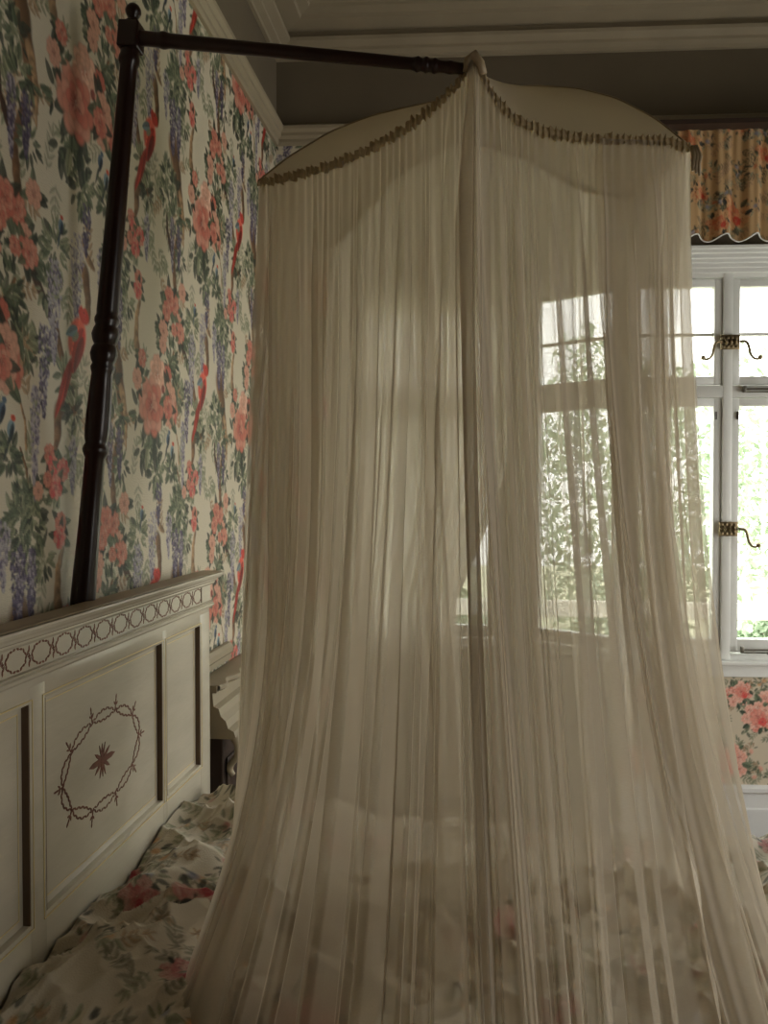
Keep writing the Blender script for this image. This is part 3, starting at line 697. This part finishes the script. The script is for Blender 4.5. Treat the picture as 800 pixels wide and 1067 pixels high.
# ------------------------------------------------------------------ canopy pole
T0 = Vector((-.942, 1.80, 1.20)); T1 = Vector((-.795, 1.805, 2.72))
ax = (T1-T0); HL = ax.length
z2t = lambda z: (z-T0.z)/(T1.z-T0.z)*HL
prof = [(1.20,.0285), (1.35,.028), (1.50,.0245), (1.66,.0225), (1.672,.028), (1.680,.030), (1.688,.028), (1.694,.024), (1.705,.027), (1.73,.0285), (1.77,.0275), (1.82,.0255), (1.855,.0235),
        (1.862,.026), (1.870,.0275), (1.878,.024), (1.886,.028), (1.900,.031), (1.914,.028), (1.922,.024), (1.930,.028), (1.944,.0315), (1.958,.028), (1.966,.024), (1.974,.0275), (1.982,.0275), (1.990,.024),
        (2.00,.0245), (2.20,.0225), (2.50,.0195), (2.555,.019), (2.563,.023), (2.573,.024), (2.583,.021), (2.591,.021)]
pole = empty('canopy_pole', T0); tag(pole, 'dark turned mahogany pole rising behind the headboard with an arm reaching out to the net', 'pole')
rot = ax.normalized().to_track_quat('Z', 'Y').to_matrix()
def along(P): return np.array([[tuple(T0+rot@Vector(v)) for v in r] for r in P])
k = MB().grid(along(lathe([(z2t(z), r) for z, r in prof], 28)), closed=True); post = k.build('post', M['mahogany'], smooth=True, edge=50)
def lbox(z0, z1, w, name, bev):
    m_ = MB().box(-w, w, -w, w, z2t(z0), z2t(z1), bev); m_.v = [tuple(T0+rot@Vector(v)) for v in m_.v]; return m_.build(name, M['mahogany'])
blk = lbox(2.592, 2.651, .024, 'post_block', .004)
fin = MB().grid(along(lathe([(z2t(a), r) for a, r in ((2.651+(a_-2.612)*.66, r_*.8) for a_, r_ in ((2.612,.020), (2.618,.022), (2.624,.016), (2.632,.013), (2.640,.018), (2.652,.0225), (2.664,.0215), (2.676,.015), (2.684,.004)))], 20)), closed=True).build('finial', M['mahogany'], smooth=True)
A0 = T0+rot@Vector((0,0,z2t(2.622))); A1 = Vector(at(484, 77, 1.835))
n = 60; tt = np.linspace(0, 1, n); ap = [tuple(A0.lerp(A1, q)) for q in tt]
def arad(q):
    r = .0165-.004*q
    for c_, w_, h_ in ((.10,.012,.003), (.86,.008,.004), (.885,.008,.005), (.91,.008,.004), (.955,.01,.002)): r += h_*math.exp(-((q-c_)/w_)**2)
    return r
tt = np.linspace(0, 1, 240); arm = MB().tube([tuple(A0.lerp(A1, q)) for q in tt], [arad(q) for q in tt], 16).build('arm', M['mahogany'], smooth=True)
adopt(pole, post, blk, fin, arm)

# ------------------------------------------------------------------ bed net
Lc = [at(*p) for p in ((272,195,2.18), (310,187,2.12), (345,178,2.06), (385,161,2.0), (425,138,1.94), (455,115,1.89), (478,92,1.85), (490,72,1.83))]
Rc = [at(*p) for p in ((490,72,1.83), (503,88,1.83), (515,110,1.84), (535,130,1.86), (565,143,1.88), (600,149,1.90), (650,151,1.92), (690,152,1.94), (717,160,1.95))]
Bow = [at(*p) for p in ((270,192,2.2), (300,168,2.25), (345,141,2.3), (387,125,2.34), (430,115,2.36), (490,104,2.36), (545,94,2.32), (600,97,2.25), (640,107,2.18), (680,128,2.08), (718,158,1.97))]
Back = [at(*p) for p in ((270,194,2.2), (310,235,2.4), (345,262,2.55), (365,240,2.52), (415,185,2.5), (480,150,2.48), (540,165,2.48), (600,200,2.45), (650,212,2.35), (690,180,2.1), (718,158,1.97))]
NU = 1100
half = NU//2
topL = interp(Lc, np.linspace(0, 1, half)); topR = interp(Rc, np.linspace(0, 1, NU-half+1))[1:]
TOP = np.vstack([topL, topR]); u = np.linspace(0, 1, NU)
Bot = [at(*p) for p in ((238,915,2.05), (222,975,1.83), (200,1028,1.66), (178,1066,1.52), (200,1120,1.38), (262,1180,1.25), (345,1215,1.17), (425,1225,1.14), (515,1230,1.13), (580,1220,1.15), (650,1205,1.18), (715,1175,1.24), (770,1130,1.34), (830,1080,1.45), (835,1010,1.66), (803,968,1.85))]
Bu = [0,.03,.06,.09,.13,.2,.3,.4,.5,.6,.7,.8,.87,.93,.97,1]
BOTr = np.stack([np.interp(np.linspace(0, 1, NU), Bu, np.array(Bot)[:, k_]) for k_ in range(3)], -1)
for _ in range(12):
    for k_ in range(3): BOTr[10:-10, k_] = np.convolve(BOTr[:, k_], np.ones(21)/21, 'valid')
for k_ in range(NU):
    zz_, ee_ = bedz(BOTr[k_, 0], BOTr[k_, 1]); BOTr[k_, 2] = zz_+.015
net = empty('bed_net', (float(TOP[half,0]), float(TOP[half,1]), .62)); tag(net, 'tall sheer cream net canopy hanging from the pole arm over the bed', 'bed net')
def drape(TOP, BOT, nv, pleats, ease=1.25, seed=1, fine=.0018, big=.008, name='net_drape', m='net', landing=None):
    n = len(TOP); v = np.linspace(0, 1, nv)
    h = v[:, None]**(ease[None] if hasattr(ease, '__len__') else ease)
    P = np.empty((nv, n, 3)); P[..., :2] = TOP[None, :, :2]*(1-h[..., None])+BOT[None, :, :2]*h[..., None]
    P[..., 2] = TOP[None, :, 2]*(1-v[:, None])+BOT[None, :, 2]*v[:, None]
    # outward horizontal normal
    du = np.gradient(P, axis=1); nr = np.stack([du[..., 1], -du[..., 0], np.zeros_like(du[..., 0])], -1); nr /= np.linalg.norm(nr, axis=-1, keepdims=True)+1e-9
    U = np.linspace(0, 1, n)[None, :]+0*v[:, None]; V = v[:, None]+0*U
    D = fine*np.sin(U*n*.33+3*np.sin(U*40))*np.exp(-V*5)
    r = np.random.RandomState(seed)
    for k in range(9):
        f = r.uniform(8, 36); D += big*(.3+.45*V)*math.exp(-f/60)*np.sin(f*U+r.uniform(0, 6)+1.5*(vnoise(V*2+k, U*3, k)-.5))
    T = np.zeros_like(D)
    for (u0, u1, wd, amp, v0) in pleats:
        c = u0+(u1-u0)*V**1.1+.004*(vnoise(V*5+u0*99, V*0+u0*50, 2)-.5); a_ = amp*np.clip((V-v0)/.08, 0, 1)
        g = np.exp(-((U-c)/wd)**2); D += a_*g*np.clip(V*6, .12, 1)
    P = P+nr*D[..., None]
    return P, U, V
pl = []
r = np.random.RandomState(12)
# thin pleats of the gathered cloth
for k_ in range(34):
    u0 = r.uniform(.01, .99); pl.append((u0, u0+r.uniform(-.02, .02), r.uniform(.0014, .0028), r.choice([-1, 1])*r.uniform(.004, .012), r.choice([-.1, -.1, .1, .3])))
# larger folds (start u, end u, width, depth, first v)
pl += [(.502,.497,.009,.032,-.1), (.512,.540,.014,.045,-.05), (.470,.478,.006,.02,.1), (.44,.40,.005,.018,-.1), (.135,.16,.003,.022,-.1), (.24,.25,.003,.016,-.1), (.33,.31,.003,.014,-.1),
       (.63,.63,.004,.022,.05), (.70,.70,.004,.022,.05), (.76,.77,.005,.028,-.1), (.585,.60,.004,.02,.0), (.66,.655,.003,.018,.1), (.805,.80,.003,.02,.2), (.92,.90,.006,.02,.0), (.87,.85,.005,.02,.1)]
EZ = np.interp(np.linspace(0, 1, NU), [0,.02,.12,.2,.35,.7,.85,.95,1], [1.0,3.0,5.5,4.2,1.8,1.4,2.4,3.0,1.8])
P, U, V = drape(TOP, BOTr, 230, pl, EZ)
np_ = [grid_obj('front_drape', P, M['net'], uv=np.stack([U, V], -1))]
FRONT = P
# rear drape falls from the back of the crown to a line across the bed
nb = 620
BT = interp(Back, np.linspace(0, 1, nb))
BB = interp([at(*p) for p in ((238,912,2.06), (290,950,1.92), (330,958,1.87), (400,957,1.88), (470,949,1.92), (535,940,1.955), (600,925,2.02), (655,915,2.077), (690,918,2.06), (725,945,1.93), (775,975,1.83))], np.linspace(0, 1, nb))
for k_ in range(nb):
    zz_, ee_ = bedz(BB[k_, 0], BB[k_, 1]); BB[k_, 2] = zz_+.02
r = np.random.RandomState(4); pb_ = [(q, q+r.uniform(-.03, .03), r.uniform(.003, .008), r.choice([-1, 1])*r.uniform(.006, .02), -.1) for q in r.uniform(.02, .98, 30)]
P, U, V = drape(BT, BB, 120, pb_, 1.5, 5, .003, .010)
np_.append(grid_obj('rear_drape', P, M['net_rear'], uv=np.stack([U, V], -1)))
# overlapping flap on the right: second layer lying on the front drape
def flap(uls, urs, nf, gap, amp, waves, v0=0.0):
    nvf = 160; vv = np.linspace(v0, .999, nvf); vk = [0, .25, .5, .75, 1]
    ul = np.interp(vv, vk, uls); ur = np.interp(vv, vk, urs); Fp = np.empty((nvf, nf, 3)); Uf = np.empty((nvf, nf))
    for i_, v_ in enumerate(vv):
        uu = np.linspace(ul[i_], ur[i_], nf); Uf[i_] = uu; row = FRONT[int(v_*229)]
        for k_ in range(3): Fp[i_, :, k_] = np.interp(uu, np.linspace(0, 1, NU), row[:, k_])
    s_ = np.linspace(0, 1, nf)[None, :]; g_ = np.clip(vv[:, None]*8, .25, 1)
    Fp[..., 1] -= g_*(gap+amp*(.5+.5*np.sin(s_*waves+vv[:, None]*3))*(.3+vv[:, None])+.014*np.exp(-((s_-.05)/.05)**2))
    return grid_obj('overlapping_flap', Fp, M['net'], uv=np.stack([Uf, np.repeat(vv[:, None], nf, 1)], -1))
np_.append(flap([.80,.80,.815,.835,.86], [.99,.965,.93,.915,.92], 160, .012, .012, 22))
np_.append(flap([.805,.805,.82,.842,.87], [.95,.925,.90,.895,.905], 120, .030, .014, 12))
np_.append(flap([.494,.491,.490,.492,.493], [.507,.508,.509,.512,.515], 40, .010, .008, 9))
np_.append(flap([.495,.493,.492,.494,.496], [.505,.506,.507,.509,.512], 30, .022, .008, 9))
np_.append(flap([.508,.514,.528,.543,.556], [.520,.534,.554,.576,.598], 60, .012, .014, 9))
np_.append(flap([.509,.516,.531,.547,.562], [.517,.530,.549,.570,.591], 50, .028, .012, 7))
np_.append(flap([.02,.02,.03,.06,.10], [.10,.09,.09,.12,.17], 80, .010, .010, 16))
# crown: front and rear membranes stretched over the bow
nr_ = 160; nt_ = 26
fc = interp(Lc+Rc[1:], np.linspace(0, 1, nr_)); bw = interp(Bow, np.linspace(0, 1, nr_)); bk = interp(Back, np.linspace(0, 1, nr_))
# keep the sharp peak of the front curve
i_ = np.argmax(fc[:, 2]); 
tq = np.linspace(0, 1, nt_)[:, None, None]
P1 = fc[None]*(1-tq)+bw[None]*tq; rw_ = np.clip(np.linspace(-.6, 1.6, nr_), 0, 1); P1[..., 2] += .02*np.sin(np.pi*tq[..., 0])*(np.sin(np.pi*np.linspace(0, 1, nr_))*rw_)[None]-.012*np.sin(np.pi*tq[..., 0])*(np.sin(np.pi*np.linspace(0, 1, nr_))*(1-rw_))[None]
P2 = bw[None]*(1-tq)+bk[None]*tq; P2[..., 2] += .012*np.sin(np.pi*tq[..., 0])*np.sin(np.pi*np.linspace(0, 1, nr_))[None]
Ug = np.repeat(np.linspace(0, 1, nr_)[None], nt_, 0); Vg = np.repeat(np.linspace(0, .2, nt_)[:, None], nr_, 1)
np_.append(grid_obj('crown_cloth', np.vstack([P1, P2[1:]]), M['net_top'], uv=np.vstack([np.stack([Ug, Vg], -1), np.stack([Ug, Vg+.2], -1)[1:]])))
np_.append(MB().tube(bw, .003, 8).build('bow_binding', M['worn'], smooth=True))
hem = BB.copy()
# gathered ruffle along the seam
def ruffle(curve, n, seed, h=.011):
    c = interp(curve, np.linspace(0, 1, n)); r = np.random.RandomState(seed); t = np.linspace(0, 1, n); L = np.linalg.norm(np.diff(c, axis=0), axis=1).sum()
    ph = np.cumsum(r.uniform(.6, 1.4, n))*(2*math.pi*L/.0075/n)
    hh = h*(.7+.6*vnoise(t*40, t*0, seed)); rows = []
    for q in (-1, -.5, 0, .45, 1):
        off = np.stack([.004*np.cos(ph*.5), -.004-.007*abs(q)*np.sin(ph)*(.4+1.1*vnoise(t*170, t*0+3, seed+9))-.003, -q*hh+.003*np.sin(ph*.7)*abs(q)], -1); rows.append(c+off)
    return np.array(rows)
for cv, sd in ((Lc, 1), (Rc, 2)):
    Pq = ruffle(cv, 1300, sd); tu = np.linspace(0, 1, 1300); np_.append(grid_obj('ruffle', Pq, M['ruffle'], uv=np.stack([np.repeat(tu[None], 5, 0), np.repeat(np.linspace(0, .02, 5)[:, None], 1300, 1)], -1)))
Pq = ruffle(Back, 900, 3, .006); np_.append(grid_obj('ruffle', Pq, M['ruffle'], uv=np.stack([np.repeat(np.linspace(0, 1, 900)[None], 5, 0), np.repeat(np.linspace(0, .02, 5)[:, None], 900, 1)], -1)))
kn = MB(); Rp = Vector(Rc[-1])
for k_ in range(3):
    q = Rp+Vector((.004*k_, -.012, 0)); kn.tube([q+Vector((.0,0,.004)), q+Vector((.003+.003*k_, -.004, -.022)), q+Vector((.001+.002*k_, -.006, -.04)), q+Vector((.004*k_, -.004, -.055-.006*k_))], [.005,.006,.005,.003], 8)
np_.append(kn.build('corner_tie', M['worn'], smooth=True))
pk = MB(); Pp = Vector(Rc[0]); pk.tube([Pp+Vector((-.010,-.004,-.02)), Pp+Vector((-.006,-.008,.004)), Pp+Vector((.006,-.010,.012)), Pp+Vector((.018,-.012,-.008)), Pp+Vector((.026,-.012,-.03))], [.009,.012,.013,.012,.009], 10)
np_.append(pk.build('peak_binding', M['worn'], smooth=True))
# net cloth pooled on the bed inside the canopy
A_ = interp([at(*p) for p in ((300,952,1.9), (345,955,1.88), (400,955,1.885), (470,948,1.92), (540,940,1.955))], np.linspace(0, 1, 260))
B_ = interp([at(*p) for p in ((330,1085,1.45), (380,1095,1.43), (430,1090,1.44), (470,1050,1.55), (520,985,1.78))], np.linspace(0, 1, 260))
q = np.linspace(0, 1, 150)[:, None, None]; P = A_[None]*(1-q)+B_[None]*q
X, Y = P[..., 0], P[..., 1]; zb, _e = bedz(X, Y)
wx2 = X+.05*(fbm(X*5, Y*5, 9)-.5); wy2 = Y+.05*(fbm(X*5, Y*5, 19)-.5)
a1 = 1-np.abs(2*vnoise(wx2*16+wy2*5, wy2*8-wx2*4, 41)-1); a2 = 1-np.abs(2*vnoise(wx2*9-wy2*22, wy2*12+wx2*18, 48)-1)
P[..., 2] = zb+.022+.040*a1**3+.022*a2**3+.05*np.exp(-((q[..., 0]-.05)/.08)**2)
np_.append(grid_obj('pooled_hem', P, M['net'], uv=np.stack([np.repeat(np.linspace(0, .3, 260)[None], 150, 0), np.repeat(np.linspace(0, .3, 150)[:, None], 260, 1)], -1)))
adopt(net, *np_)

# ------------------------------------------------------------------ white wall shelf beyond the headboard
ms = empty('mantel_shelf', (XW, 2.95, 0)); tag(ms, 'white carved mantel shelf with dark panelled front against the papered wall past the headboard', 'mantelpiece')
y0, y1 = 2.62, 3.45
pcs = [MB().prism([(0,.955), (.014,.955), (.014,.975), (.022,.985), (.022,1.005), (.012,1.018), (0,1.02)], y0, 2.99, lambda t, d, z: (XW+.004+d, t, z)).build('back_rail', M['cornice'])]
n = 60; ty = np.linspace(y0, y1, n); outl = [.092+.012*math.sin((q-y0)*2*math.pi/.16) for q in ty]
sb = MB().box(XW+.004, XW+.088, y0-.008, y0+.004, .915, .940); sb.grid(np.array([[(XW+.004, q, z_) if e_ is None else (XW+o_+e_, q, z_) for q, o_ in zip(ty, outl)] for e_, z_ in ((None,.94), (0,.94), (.006,.935), (.006,.926), (0,.921), (-.012,.915), (None,.915))]))
pcs.append(sb.build('shelf_board', M['cornice'], edge=30))
pcs.append(MB().prism([(0,.76), (.135,.76), (.145,.768), (.14,.785), (.12,.795), (.112,.82), (.095,.835), (.088,.86), (.07,.868), (.066,.915), (0,.915)], y0, y1, lambda t, d, z: (XW+.005+d, t, z)).build('shelf_moulding', M['cornice'], edge=30))
pcs.append(MB().box(XW+.005, XW+.10, y0+.02, y1-.02, .0, .76, .004).build('mantel_body', M['dark']))
for a_, b_ in ((y0+.05, y0+.36), (y0+.42, y1-.05)): pcs.append(MB().box(XW+.101, XW+.108, a_, b_, .12, .68, .004).build('mantel_panel', M['dark']))
for yb in (2.66, 2.9, 3.2):
    q = [(XW+.13, yb, .762), (XW+.15, yb, .73), (XW+.145, yb, .69), (XW+.12, yb, .665), (XW+.115, yb, .64), (XW+.13, yb, .625)]
    pcs.append(MB().tube(interp(q, np.linspace(0, 1, 20)), list(np.linspace(.016, .010, 20)), 10).build('scroll_bracket', M['cornice'], smooth=True))
adopt(ms, *pcs)
